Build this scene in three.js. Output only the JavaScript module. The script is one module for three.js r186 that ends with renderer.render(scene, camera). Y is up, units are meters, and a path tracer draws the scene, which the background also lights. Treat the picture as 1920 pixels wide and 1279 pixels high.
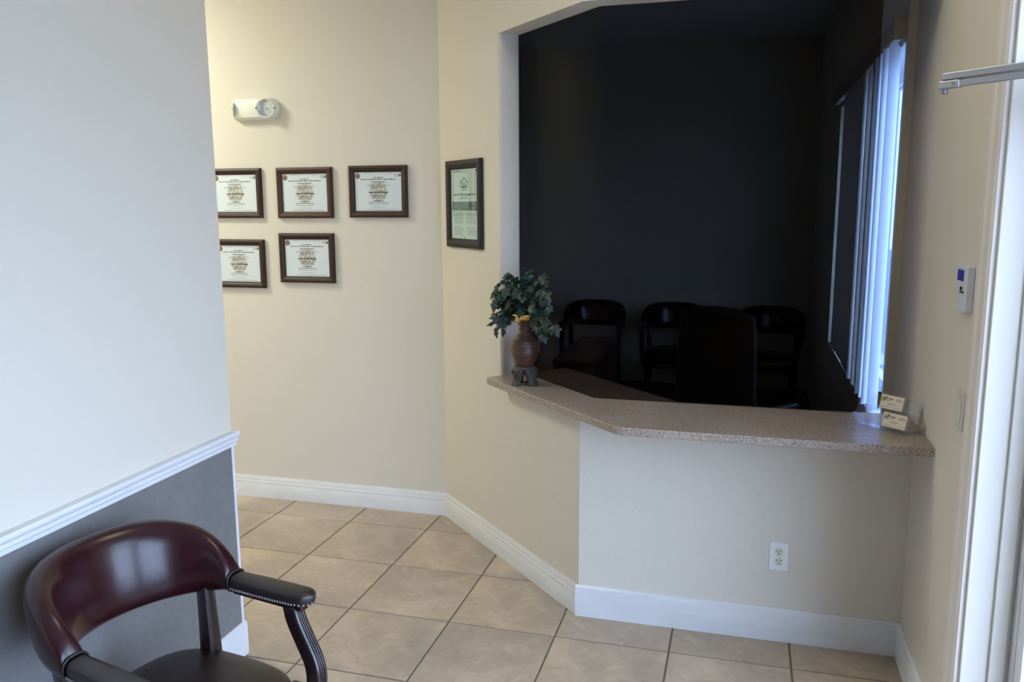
import * as THREE from 'three';
import { mergeGeometries, toCreasedNormals } from 'three/addons/utils/BufferGeometryUtils.js';
import { RoundedBoxGeometry } from 'three/addons/geometries/RoundedBoxGeometry.js';
import { RectAreaLightUniformsLib } from 'three/addons/lights/RectAreaLightUniformsLib.js';

/* ------------------------------------------------ camera, sky, exposure */
const scene = new THREE.Scene();
const D2R = Math.PI / 180;
const camera = new THREE.PerspectiveCamera(2 * Math.atan(639.5 / 1553.56) / D2R, 1920 / 1279, 0.05, 200);
camera.position.set(2.528, 1.7467, 4.4561);
camera.rotation.set(-9.4126 * D2R, 15.6547 * D2R, -0.3182 * D2R, 'YXZ');
scene.add(camera);

scene.background = new THREE.Color().setRGB(0.46, 0.59, 0.86);   // overcast daylight, blue against the warm indoor white balance
scene.backgroundIntensity = 9.3;

const renderer = new THREE.WebGLRenderer({ antialias: true });
renderer.toneMapping = THREE.LinearToneMapping;
renderer.toneMappingExposure = 1.70;
renderer.shadowMap.enabled = true;
RectAreaLightUniformsLib.init();

/* ------------------------------------------------ measured plan (metres) */
const TILE = 0.46;
const CEIL = 3.2;
const ZF = 0.2325, AX = 0.7231, ZB = 1.1754, XR = 3.165, XL = 0.686, ZL = 1.82;   // faces of far, diagonal (x - z), counter, right and left walls; end of left wall
const WT = 0.114, S2 = Math.SQRT2;                       // stud wall thickness
const CH = 0.934, CT = 0.03;                             // counter top height, thickness
const HEAD = 2.508;                                      // underside of the header over the opening
const XO = 3.132, ZO = 0.64, ZOF = -3.65, XOL = 0.35;    // office: inner face of its window wall, where it starts, far wall, left wall
const DZ0 = 2.012, DZ1 = 3.06, DH = 2.46;                // entrance opening in the right wall
const W2 = [3.22, 5.0, 0.12, 2.32];                       // second window in the right wall: its reflection shows on the chair back
const ZBACK = 8.3, XHALL = -3.4;

/* ------------------------------------------------ helpers */
let seed = 12345;
function rnd() { seed = (seed * 1664525 + 1013904223) >>> 0; return seed / 4294967296; }
const rr = (a, b) => a + (b - a) * rnd();
const taken = {};
function numbered(name) { const n = taken[name] = (taken[name] ?? -1) + 1; return n ? name + '_' + String(n).padStart(3, '0') : name; }
function shade(o) { o.traverse((c) => { if (c.isMesh) { c.castShadow = true; c.receiveShadow = true; } }); return o; }
function part(parent, name, geo, mat, label) {
  const m = new THREE.Mesh(geo, mat); m.name = name; m.castShadow = m.receiveShadow = true;
  if (label) m.userData.label = label;
  parent.add(m); return m;
}
function thing(name, label, category, pos = [0, 0, 0], turn = 0, group) {
  const o = new THREE.Group(); o.name = numbered(name); o.position.set(...pos); o.rotation.y = turn;
  o.userData = { label, category }; if (group) o.userData.group = group;
  scene.add(o); return o;
}
function struct(name, geo, mat, label, category) {
  const m = new THREE.Mesh(geo, mat); m.name = name; m.castShadow = m.receiveShadow = true;
  m.userData = { kind: 'structure', label, category }; scene.add(m); return m;
}
function structGroup(name, label, category, pos = [0, 0, 0]) {
  const o = new THREE.Group(); o.name = name; o.position.set(...pos); o.userData = { kind: 'structure', label, category }; scene.add(o); return o;
}
const flat = (g) => { const n = g.index ? g.toNonIndexed() : g; return n; };
function merge(list) {
  const l = list.map((g) => { const n = flat(g); for (const k of Object.keys(n.attributes)) if (!['position', 'normal', 'uv'].includes(k)) n.deleteAttribute(k); return n; });
  return mergeGeometries(l, false);
}
function metricUV(g, s = 1) {                 // uv in metres, along the face
  g = flat(g); const p = g.attributes.position, n = g.attributes.normal, uv = new Float32Array(p.count * 2);
  for (let i = 0; i < p.count; i++) {
    const x = p.getX(i), y = p.getY(i), z = p.getZ(i), nx = n.getX(i), ny = n.getY(i), nz = n.getZ(i), h = Math.hypot(nx, nz);
    if (Math.abs(ny) > 0.75 || h < 1e-4) { uv[2 * i] = x / s; uv[2 * i + 1] = z / s; }
    else { uv[2 * i] = (x * nz - z * nx) / h / s; uv[2 * i + 1] = y / s; }
  }
  g.setAttribute('uv', new THREE.BufferAttribute(uv, 2)); return g;
}
function box(x0, x1, y0, y1, z0, z1) {
  const g = new THREE.BoxGeometry(Math.abs(x1 - x0), Math.abs(y1 - y0), Math.abs(z1 - z0));
  g.translate((x0 + x1) / 2, (y0 + y1) / 2, (z0 + z1) / 2); return g;
}
function rbox(x0, x1, y0, y1, z0, z1, r = 0.004, seg = 2) {
  const g = new RoundedBoxGeometry(Math.abs(x1 - x0), Math.abs(y1 - y0), Math.abs(z1 - z0), seg, r);
  g.translate((x0 + x1) / 2, (y0 + y1) / 2, (z0 + z1) / 2); return g;
}
function prism(plan, y0, y1, bevel = 0) {     // plan: [[x, z], ...] extruded upwards
  const sh = new THREE.Shape(plan.map(([x, z]) => new THREE.Vector2(x, -z)));
  const g = new THREE.ExtrudeGeometry(sh, { depth: y1 - y0 - 2 * bevel, bevelEnabled: bevel > 0, bevelThickness: bevel, bevelSize: bevel, bevelOffset: -bevel, bevelSegments: 3, curveSegments: 8 });
  g.rotateX(-Math.PI / 2); g.translate(0, y0 + bevel, 0); return g;
}
function sweepLine(profile, a, b) {           // profile [[out, y]...] run from plan point a to b; out points to the left-hand normal given
  const dx = b[0] - a[0], dz = b[1] - a[1], L = Math.hypot(dx, dz), nx = a[2] ?? -dz / L, nz = a[3] ?? dx / L;
  const sh = new THREE.Shape(profile.map(([o, y]) => new THREE.Vector2(o, y)));
  const g = new THREE.ExtrudeGeometry(sh, { depth: L, bevelEnabled: false });
  const m = new THREE.Matrix4().makeBasis(new THREE.Vector3(nx, 0, nz), new THREE.Vector3(0, 1, 0), new THREE.Vector3(dx / L, 0, dz / L));
  m.setPosition(a[0], 0, a[1]); g.applyMatrix4(m);
  if (m.determinant() < 0) { const ix = g.index; if (!ix) { const p = flip(g); return p; } }
  return g;
}
function flip(g) {
  g = flat(g);
  for (const k of Object.keys(g.attributes)) {
    const at = g.attributes[k], s = at.itemSize, A = at.array;
    for (let t = 0; t < at.count; t += 3) for (let c = 0; c < s; c++) { const q = A[(t + 1) * s + c]; A[(t + 1) * s + c] = A[(t + 2) * s + c]; A[(t + 2) * s + c] = q; }
  }
  return g;
}
function dropFaces(g, test) {                  // removes the triangles whose centre passes the test
  g = flat(g); const p = g.attributes.position, keep = [];
  for (let t = 0; t < p.count; t += 3) { const c = [0, 1, 2].map((k) => (p.getComponent(t, k) + p.getComponent(t + 1, k) + p.getComponent(t + 2, k)) / 3); if (!test(c)) keep.push(t, t + 1, t + 2); }
  const o = new THREE.BufferGeometry();
  for (const k of Object.keys(g.attributes)) { const at = g.attributes[k], a = new Float32Array(keep.length * at.itemSize); keep.forEach((v, i) => { for (let c = 0; c < at.itemSize; c++) a[i * at.itemSize + c] = at.array[v * at.itemSize + c]; }); o.setAttribute(k, new THREE.BufferAttribute(a, at.itemSize)); }
  return o;
}
function loft(rings, closed = true, caps = true) {   // rings of equal count of Vector3
  const n = rings[0].length, pos = [], uv = [], idx = [];
  rings.forEach((r, i) => r.forEach((p, j) => { pos.push(p.x, p.y, p.z); uv.push(j / n, i / (rings.length - 1)); }));
  for (let i = 0; i < rings.length - 1; i++) for (let j = 0; j < (closed ? n : n - 1); j++) {
    const a = i * n + j, b = i * n + (j + 1) % n, c = a + n, d = b + n; idx.push(a, c, b, b, c, d);
  }
  if (caps) for (const [k, s] of [[0, 1], [rings.length - 1, -1]]) {
    const c = new THREE.Vector3(); rings[k].forEach((p) => c.add(p)); c.multiplyScalar(1 / n);
    const o = pos.length / 3; pos.push(c.x, c.y, c.z); uv.push(0.5, 0.5);
    for (let j = 0; j < n; j++) { const a = k * n + j, b = k * n + (j + 1) % n; s > 0 ? idx.push(o, a, b) : idx.push(o, b, a); }
  }
  const g = new THREE.BufferGeometry();
  g.setAttribute('position', new THREE.Float32BufferAttribute(pos, 3)); g.setAttribute('uv', new THREE.Float32BufferAttribute(uv, 2));
  g.setIndex(idx); g.computeVertexNormals(); return g;
}
const V = (x, y, z) => new THREE.Vector3(x, y, z);
function tube(pts, r, seg = 24, rad = 8) { return new THREE.TubeGeometry(new THREE.CatmullRomCurve3(pts.map((p) => p.isVector3 ? p : V(...p))), seg, r, rad, false); }

/* ------------------------------------------------ textures */
function noiseGrid(n, s) { let q = s >>> 0; const a = new Float32Array(n * n); for (let i = 0; i < a.length; i++) { q = (q * 1664525 + 1013904223) >>> 0; a[i] = q / 4294967296; } return a; }
function makeNoise(period, s) {                 // value noise, repeats every period cells
  const a = noiseGrid(period, s);
  return (x, y) => {
    const xi = Math.floor(x), yi = Math.floor(y), fx = x - xi, fy = y - yi, u = fx * fx * (3 - 2 * fx), v = fy * fy * (3 - 2 * fy);
    const g = (i, j) => a[((j % period + period) % period) * period + (i % period + period) % period];
    return (g(xi, yi) * (1 - u) + g(xi + 1, yi) * u) * (1 - v) + (g(xi, yi + 1) * (1 - u) + g(xi + 1, yi + 1) * u) * v;
  };
}
function fbm(base, oct, s) {
  const ns = []; for (let o = 0; o < oct; o++) ns.push(makeNoise(base << o, s + 77 * o));
  return (u, v) => { let t = 0, w = 0.5, sum = 0; for (let o = 0; o < oct; o++) { t += w * ns[o](u * (base << o), v * (base << o)); sum += w; w *= 0.5; } return t / sum; };
}
function dataTex(n, fn, srgb) {
  const d = new Uint8Array(n * n * 4);
  for (let j = 0; j < n; j++) for (let i = 0; i < n; i++) { const c = fn(i / n, j / n, i, j), k = 4 * (j * n + i); d[k] = c[0]; d[k + 1] = c[1] ?? c[0]; d[k + 2] = c[2] ?? c[0]; d[k + 3] = 255; }
  const t = new THREE.DataTexture(d, n, n, THREE.RGBAFormat); t.wrapS = t.wrapT = THREE.RepeatWrapping; t.magFilter = THREE.LinearFilter; t.minFilter = THREE.LinearMipmapLinearFilter; t.generateMipmaps = true;
  if (srgb) t.colorSpace = THREE.SRGBColorSpace; t.needsUpdate = true; return t;
}
const rep = (t, u, v) => { const c = t.clone(); c.repeat.set(u, v ?? u); c.needsUpdate = true; return c; };
const peelA = fbm(24, 3, 5), peelB = fbm(6, 2, 9);
const texPeel = dataTex(512, (u, v) => { const a = Math.min(1, Math.max(0, (peelA(u, v) - 0.45) * 4)); return [255 * (0.25 + 0.6 * a * (0.5 + 0.5 * peelB(u, v)))]; });
const tA = fbm(4, 5, 21), tB = fbm(3, 4, 43), tC = fbm(32, 3, 61);
const texTile = dataTex(1024, (u, v) => {
  const w = tB(u, v) * 0.5, m = tA((u + w) % 1, (v + w * 0.7) % 1), vein = Math.max(0, 1 - Math.abs(m - 0.5) * 26) * Math.max(0, tB(v, u) - 0.4) * 1.4;
  const fl = Math.max(0, tC((u + w * 0.2) % 1, (v + m * 0.1) % 1) - 0.56) * 0.5, b = 0.86 + 0.15 * (m - 0.5) * 2 * 0.9 + 0.08 * (tC(u, v) - 0.5) + 0.10 * vein + fl * 0.25, k = tB((u + 0.37) % 1, (v + 0.61) % 1) - 0.5;
  return [235 * b + 6 * k, 224 * b, 213 * b - 12 * k].map((x) => Math.max(0, Math.min(255, x)));
}, true);
const q1 = noiseGrid(512, 101), q2 = noiseGrid(512, 202), qf = fbm(5, 3, 33);
const texQuartz = dataTex(1024, (u, v, i, j) => {
  const s = q1[((j >> 1) & 511) * 512 + ((i >> 1) & 511)], s2 = q2[((j >> 2) & 255) * 512 + ((i >> 2) & 255)], b = 0.92 + 0.12 * (qf(u, v) - 0.5);
  let c = [214, 196, 178];
  if (s2 > 0.93) c = [244, 236, 226]; else if (s2 < 0.08) c = [150, 128, 108]; else if (s2 > 0.80) c = [196, 172, 150];
  if (s > 0.965) c = [88, 74, 64]; else if (s < 0.05) c = [236, 224, 210];
  return c.map((x) => Math.min(255, x * b));
}, true);
const wA = fbm(3, 5, 71), wB = fbm(48, 2, 72);
const texWains = dataTex(512, (u, v) => { const b = 0.93 + 0.14 * (wA(u, v) - 0.5) + 0.06 * (wB(u, v) - 0.5); return [240 * b, 238 * b, 236 * b]; }, true);
const gA = fbm(4, 4, 81), gB = makeNoise(128, 82);
const texWood = dataTex(512, (u, v) => { const w = gA(u, v), r = Math.sin((v * 16 + w * 5) * Math.PI * 2) * 0.5 + 0.5, b = 0.74 + 0.2 * r + 0.12 * (gB(u * 8, v * 128) - 0.5); return [255 * b, 250 * b, 245 * b]; }, true);
const lA = fbm(40, 3, 91), lB = fbm(6, 3, 92);
const texLeather = dataTex(512, (u, v) => [120 + 90 * (lA(u, v) - 0.5) + 110 * (lB(u, v) - 0.5)]);
const cA = fbm(64, 2, 95);
const texCarpet = dataTex(256, (u, v) => { const b = 0.7 + 0.6 * (cA(u, v) - 0.5); return [200 * b, 196 * b, 190 * b]; }, true);
const sA = fbm(12, 4, 97);
const texScuff = dataTex(512, (u, v) => { const m = sA(u, (v * 4) % 1), b = 0.97 + 0.06 * (m - 0.5); return [250 * b, 250 * b, 250 * b]; }, true);

/* ------------------------------------------------ materials */
const std = (o) => new THREE.MeshStandardMaterial(o), phys = (o) => new THREE.MeshPhysicalMaterial(o);
const lin = (r, g, b) => new THREE.Color().setRGB(r, g, b);
const M = {
  wall: std({ color: lin(0.68, 0.625, 0.53), roughness: 0.62, bumpMap: rep(texPeel, 1 / 0.34), bumpScale: 0.0005 }),
  wallSmooth: std({ color: lin(0.68, 0.625, 0.53), roughness: 0.6 }),
  ceil: std({ color: lin(0.80, 0.79, 0.76), roughness: 0.9 }),
  trim: std({ color: lin(0.80, 0.80, 0.80), roughness: 0.38, map: rep(texScuff, 1 / 1.2) }),
  jamb: std({ color: lin(0.68, 0.63, 0.55), roughness: 0.4 }),
  casing: std({ color: lin(0.73, 0.67, 0.61), roughness: 0.5 }),
  wains: std({ color: lin(0.24, 0.235, 0.24), roughness: 0.55, map: rep(texWains, 1 / 0.8) }),
  grout: std({ color: lin(0.15, 0.115, 0.085), roughness: 0.95 }),
  quartz: phys({ color: lin(0.62, 0.60, 0.60), roughness: 0.32, map: rep(texQuartz, 1 / 0.9), clearcoat: 0.25, clearcoatRoughness: 0.2 }),
  paper: std({ color: 0xffffff, roughness: 0.8 }),
  walnut: std({ color: lin(0.075, 0.026, 0.013), roughness: 0.5, map: rep(texWood, 1 / 0.25) }),
  walnutDark: std({ color: lin(0.042, 0.014, 0.008), roughness: 0.5, map: rep(texWood, 1 / 0.25) }),
  blackFrame: std({ color: lin(0.010, 0.008, 0.007), roughness: 0.6 }),
  pane: phys({ color: 0xffffff, transmission: 1, thickness: 0, roughness: 0.02, ior: 1.5, specularIntensity: 0.7 }),
  greenPane: phys({ color: lin(0.95, 0.972, 0.972), transmission: 1, thickness: 0, roughness: 0.02, ior: 1.5, specularIntensity: 0.7 }),
  windowPane: phys({ color: lin(0.93, 0.96, 0.96), transmission: 1, thickness: 0, roughness: 0.0, ior: 1.5 }),
  filmPane: phys({ color: lin(0.52, 0.61, 0.76), transmission: 1, thickness: 0, roughness: 0.0, ior: 1.5 }),
  doorPane: phys({ color: lin(0.95, 0.96, 0.96), transmission: 1, thickness: 0, roughness: 0.0, ior: 1.5 }),
  tint: phys({ color: lin(0.565, 0.52, 0.46), transmission: 1, thickness: 0, roughness: 0.0, ior: 1.5, specularIntensity: 0.04 }),
  leather: phys({ color: lin(0.024, 0.0036, 0.006), roughness: 0.27, specularIntensity: 0.7, clearcoat: 0.25, clearcoatRoughness: 0.16, bumpMap: rep(texLeather, 3), bumpScale: 0.0006 }),
  leatherSeat: phys({ color: lin(0.014, 0.007, 0.0065), roughness: 0.42, clearcoat: 0.2, clearcoatRoughness: 0.3, bumpMap: rep(texLeather, 3), bumpScale: 0.0006 }),
  chairWood: phys({ color: lin(0.014, 0.005, 0.006), roughness: 0.3, clearcoat: 0.5, clearcoatRoughness: 0.15 }),
  nail: std({ color: lin(0.32, 0.27, 0.27), metalness: 0.9, roughness: 0.35 }),
  blackPlastic: std({ color: lin(0.012, 0.012, 0.013), roughness: 0.4 }),
  blackVinyl: std({ color: lin(0.014, 0.015, 0.019), roughness: 0.35 }),
  white: std({ color: lin(0.78, 0.78, 0.78), roughness: 0.4 }),
  ivory: std({ color: lin(0.66, 0.64, 0.53), roughness: 0.4 }),
  lampBody: std({ color: lin(0.80, 0.79, 0.70), roughness: 0.42 }),
  lens: phys({ color: lin(0.9, 0.92, 0.95), transmission: 1, thickness: 0, roughness: 0.08, ior: 1.5 }),
  reflector: std({ color: lin(0.62, 0.63, 0.65), metalness: 0.5, roughness: 0.4 }),
  bulb: phys({ color: lin(0.9, 0.9, 0.9), roughness: 0.2 }),
  switchPlate: std({ color: lin(0.60, 0.58, 0.52), roughness: 0.4 }),
  hole: std({ color: lin(0.01, 0.01, 0.01), roughness: 0.9 }),
  steel: std({ color: lin(0.42, 0.43, 0.45), metalness: 0.85, roughness: 0.32 }),
  darkSteel: std({ color: lin(0.25, 0.26, 0.28), metalness: 0.8, roughness: 0.4 }),
  alu: std({ color: lin(0.72, 0.73, 0.75), metalness: 0.1, roughness: 0.42 }),
  slat: std({ color: lin(0.74, 0.74, 0.74), roughness: 0.55 }),
  valance: std({ color: lin(0.46, 0.40, 0.33), roughness: 0.55 }),
  acrylic: phys({ color: lin(0.93, 0.94, 0.96), transmission: 1, thickness: 0, roughness: 0.03, ior: 1.49 }),
  vase: phys({ color: lin(0.064, 0.026, 0.015), roughness: 0.36, clearcoat: 0.3, clearcoatRoughness: 0.25 }),
  stone: std({ color: lin(0.042, 0.034, 0.028), roughness: 0.6 }),
  brass: std({ color: lin(0.80, 0.58, 0.22), metalness: 1, roughness: 0.2 }),
  stem: std({ color: lin(0.075, 0.075, 0.035), roughness: 0.7 }),
  deskWood: std({ color: lin(0.075, 0.022, 0.014), roughness: 0.4, map: rep(texWood, 1 / 0.6) }),
  carpet: std({ color: lin(0.06, 0.055, 0.05), roughness: 0.95, map: rep(texCarpet, 1 / 0.5) }),
  pavement: std({ color: lin(0.30, 0.30, 0.30), roughness: 0.9 }),
  screen: std({ color: lin(0.02, 0.02, 0.12), roughness: 0.15, emissive: lin(0.006, 0.006, 0.05), emissiveIntensity: 1 }),
  keypad: std({ color: lin(0.66, 0.68, 0.74), roughness: 0.35 }),
  tube: std({ color: 0xffffff, emissive: lin(1, 0.93, 0.72), emissiveIntensity: 3 }),
};
M.tiles = [[0.70, 0.605, 0.50], [0.72, 0.62, 0.51], [0.685, 0.595, 0.495], [0.71, 0.61, 0.49]].map((c) => std({ color: lin(...c), roughness: 0.36, map: texTile }));
M.leaves = [[0.004, 0.024, 0.014], [0.006, 0.031, 0.022], [0.003, 0.015, 0.009], [0.010, 0.036, 0.031]].map((c) => phys({ color: lin(...c), roughness: 0.5, transmission: 0.1, thickness: 0 }));

/* ------------------------------------------------ floor */
{
  const fl = structGroup('floor', 'beige ceramic tile floor of the lobby with brown grout joints', 'floor');
  part(fl, 'grout', box(XHALL - 0.1, XR + 0.2, -0.12, -0.004, 0.1, ZBACK + 0.1), M.grout);
  const g = 0.0038, variants = [];
  for (let k = 0; k < 6; k++) {
    const w = TILE / 2 - g, b = new THREE.ExtrudeGeometry(new THREE.Shape([new THREE.Vector2(-w, -w), new THREE.Vector2(w, -w), new THREE.Vector2(w, w), new THREE.Vector2(-w, w)]), { depth: 0.006, bevelEnabled: true, bevelThickness: 0.002, bevelSize: 0.002, bevelOffset: -0.002, bevelSegments: 1 });
    b.rotateX(-Math.PI / 2); b.translate(0, -0.008, 0);
    const p = b.attributes.position, uv = new Float32Array(p.count * 2), ou = rnd(), ov = rnd(), a = (k % 4) * Math.PI / 2;
    for (let i = 0; i < p.count; i++) { const x = p.getX(i) / 0.9, z = p.getZ(i) / 0.9; uv[2 * i] = ou + x * Math.cos(a) - z * Math.sin(a); uv[2 * i + 1] = ov + x * Math.sin(a) + z * Math.cos(a); }
    b.setAttribute('uv', new THREE.BufferAttribute(uv, 2)); variants.push(b);
  }
  let n = 0;
  for (let i = -7; i < 7; i++) for (let j = 0; j < 18; j++) {
    const x = (i + 0.5) * TILE, z = (j + 0.5) * TILE;
    if (x < 0.3 && z > ZL + 0.5) continue;                                   // behind the left wall
    if (x - z > AX + 0.5 && z < ZB - 0.3) continue;                          // under the office
    const t = part(fl, n ? 'tile_' + String(n).padStart(3, '0') : 'tile', variants[Math.floor(rnd() * 6)], M.tiles[Math.floor(rnd() * 4)]);
    t.position.set(x, rr(-0.0006, 0), z); n++;
  }
  struct('floor_office', metricUV(prism([[XOL, ZF - WT], [1.0, ZF - WT], [1.9457, ZB - WT], [XR + 0.2, ZB - WT], [XR + 0.2, ZOF - 0.1], [XOL, ZOF - 0.1]], -0.12, -0.001)), M.carpet, 'dark carpet floor of the unlit office behind the counter', 'floor');
  struct('ground_outside', box(XR + 0.2, 40, -0.25, -0.06, -30, 30), M.pavement, 'grey pavement outside the entrance door', 'pavement');
}

/* ------------------------------------------------ walls */
const aPt = (s, off = 0) => [0.9556 + (s - off) / S2, ZF + (s + off) / S2];   // point on the diagonal wall: s along it, off out into the lobby
const SA = (ZB - ZF) * S2;                                                       // its length
{
  struct('wall_far', metricUV(box(XHALL, 1.0028, 0, CEIL, ZF - WT, ZF)), M.wall, 'cream wall where the framed certificates hang', 'wall');
  // diagonal wall: solid at left, half wall under the counter, header above
  const bk0 = [1.0028, ZF - WT], bk1 = [1.9457, ZB - WT], f0 = [0.9556, ZF], f1 = [1.8985, ZB];
  const sj = 0.657, r = 0.018, pier = [f0];
  for (let k = 0; k <= 6; k++) { const a = k / 6 * Math.PI / 2; pier.push(aPt(sj - r + r * Math.sin(a), -r + r * Math.cos(a))); }
  for (let k = 0; k <= 6; k++) { const a = k / 6 * Math.PI / 2; pier.push(aPt(sj - r + r * Math.cos(a), -WT + r - r * Math.sin(a))); }
  pier.push(bk0);
  const under = CH - CT;
  const low = prism([f0, f1, bk1, bk0], 0, under), high = prism([f0, f1, bk1, bk0], HEAD, CEIL);
  struct('wall_diagonal', metricUV(toCreasedNormals(merge([prism(pier, under, HEAD), low, high]), 0.6)), M.wall, 'cream wall at 45 degrees with the black-framed notice and the counter opening', 'wall');
  const bplan = [f1, [XR, ZB], [XR, ZB - WT], bk1];
  struct('wall_counter', metricUV(merge([prism(bplan, 0, under), prism(bplan, HEAD, CEIL)])), M.wall, 'cream half wall under the stone counter and header above it', 'wall');
  // right wall with window opening (office) and entrance opening
  const X1 = XR + 0.2, wz0 = -1.84, wz1 = 0.60, wy0 = 0.75, wy1 = 2.39;
  struct('wall_right', metricUV(merge([
    box(XR, X1, 0, CEIL, wz1, DZ0), box(XR, X1, DH, CEIL, DZ0, DZ1), box(XR, X1, 0, CEIL, DZ1, W2[0]), box(XR, X1, 0, W2[2], W2[0], W2[1]), box(XR, X1, W2[3], CEIL, W2[0], W2[1]), box(XR, X1, 0, CEIL, W2[1], ZBACK + 0.1),
    box(XR, X1, 0, wy0, wz0, wz1), box(XR, X1, wy1, CEIL, wz0, wz1), box(XR, X1, 0, CEIL, ZOF - 0.1, wz0),
  ])), M.wallSmooth, 'cream right-hand wall with keypad, light switch and entrance door', 'wall');
  struct('trim_1', metricUV(merge([
    box(XO, XR, 0, CEIL, wz1, ZO), box(XO, XR, 0, wy0, wz0, wz1), box(XO, XR, wy1, CEIL, wz0, wz1), box(XO, XR, 0, CEIL, ZOF, wz0),
  ])), M.wallSmooth, 'cream furring around the office window, with a narrow lit edge', 'trim');
  // left wall: lobby side and hallway side
  struct('wall_left', metricUV(prism([[XL, ZL], [XL, ZBACK], [XL - 0.12, ZBACK], [XL - 0.12, ZL + 0.12], [XHALL, ZL + 0.12], [XHALL, ZL]], 0, CEIL)), M.wallSmooth, 'smooth pale wall above the white chair rail', 'wall');
  struct('wall_hall', metricUV(box(XHALL - 0.1, XHALL, 0, CEIL, ZF - WT, ZL + 0.12)), M.wall, 'cream end wall of the hallway', 'wall');
  struct('wall_back', metricUV(box(XL - 0.12, XR, 0, CEIL, ZBACK, ZBACK + 0.1)), M.wall, 'cream wall behind the seating', 'wall');
  struct('wall_office_far', metricUV(box(XOL - 0.1, XR, 0, CEIL, ZOF - 0.1, ZOF)), M.wall, 'dark far wall of the office behind the three chairs', 'wall');
  struct('wall_office_left', metricUV(box(XOL - 0.1, XOL, 0, CEIL, ZOF, ZF - WT)), M.wall, 'dark left wall of the office', 'wall');
  struct('ceiling', box(XHALL - 0.1, XR + 0.2, CEIL, CEIL + 0.15, ZOF - 0.1, ZBACK + 0.1), M.ceil, 'white ceiling over lobby and office', 'ceiling');
}

/* ------------------------------------------------ baseboards, chair rail, wainscot */
{
  const ogee = [[0, 0], [0.014, 0], [0.014, 0.078], [0.0115, 0.084], [0.0115, 0.098], [0.0085, 0.103], [0.0085, 0.113], [0.005, 0.122], [0.003, 0.131], [0, 0.131]];
  const plain = [[0, 0], [0.015, 0], [0.015, 0.122], [0.013, 0.131], [0.006, 0.137], [0, 0.137]];
  const bb = (name, prof, a, b, label) => struct(name, metricUV(toCreasedNormals(sweepLine(prof, a, b), 0.5)), M.trim, label, 'baseboard');
  bb('baseboard_far', ogee, [XHALL, ZF, 0, 1], [0.9556 - 0.006, ZF], 'white stepped baseboard below the framed certificates');
  bb('baseboard_diagonal', ogee, [0.9556, ZF, -1 / S2, 1 / S2], [1.8985 - 0.0, ZB - 0.0], 'white stepped baseboard along the 45 degree wall');
  bb('baseboard_counter', plain, [1.8985 - 0.012, ZB, 0, 1], [XR, ZB], 'plain white scuffed baseboard below the outlet');
  bb('baseboard_right', plain, [XR, ZB, -1, 0], [XR, DZ0 - 0.1], 'plain white baseboard beside the entrance door');
  bb('baseboard_left', plain, [XL, ZL - 0.004, 1, 0], [XL, ZBACK], 'white baseboard below the grey wainscot');
  const rail = [[0, 0.848], [0.010, 0.848], [0.012, 0.862], [0.018, 0.868], [0.018, 0.880], [0.028, 0.888], [0.031, 0.896], [0.026, 0.905], [0, 0.906]];
  struct('trim_2', metricUV(toCreasedNormals(sweepLine(rail, [XL, ZL - 0.012, 1, 0], [XL, ZBACK]), 0.5)), M.trim, 'white moulded chair rail along the left wall', 'chair rail');
  struct('trim_3', metricUV(rbox(XL, XL + 0.006, 0.13, 0.85, ZL, ZL + 0.014, 0.002)), M.trim, 'thin white corner bead closing the grey wainscot', 'trim');
  struct('wainscot_panel', metricUV(box(XL, XL + 0.003, 0.12, 0.86, ZL + 0.012, ZBACK)), M.wains, 'grey wainscot surface below the chair rail', 'wainscot');
}

/* ------------------------------------------------ stone counter */
{
  const f = 0.5817, sEnd = 0.672, tip = (off) => aPt(sEnd, off);
  const plan = [];
  const c = 0.02;
  // rounded left tip
  const T = (s, off) => aPt(s, off);
  plan.push(T(sEnd + 0.03, 0.10), T(sEnd + 0.008, 0.092), T(sEnd, 0.07));
  plan.push(T(sEnd, -WT - 0.002), T(sEnd + 0.008, -0.362));
  plan.push([2.285, 1.05], [XR, 1.05], [XR, 1.515], [2.0967 + 0.028, 1.515], [2.0967 + 0.0, 1.507], [2.0967 - 0.02, 1.515 - 0.028]);
  const o = new THREE.Mesh(metricUV(prism(plan.reverse(), CH - CT, CH, 0.004)), M.quartz);
  o.name = 'stone_counter'; o.castShadow = o.receiveShadow = true;
  o.userData = { label: 'speckled beige stone counter top bent around the corner', category: 'counter' }; scene.add(o);
}

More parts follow.
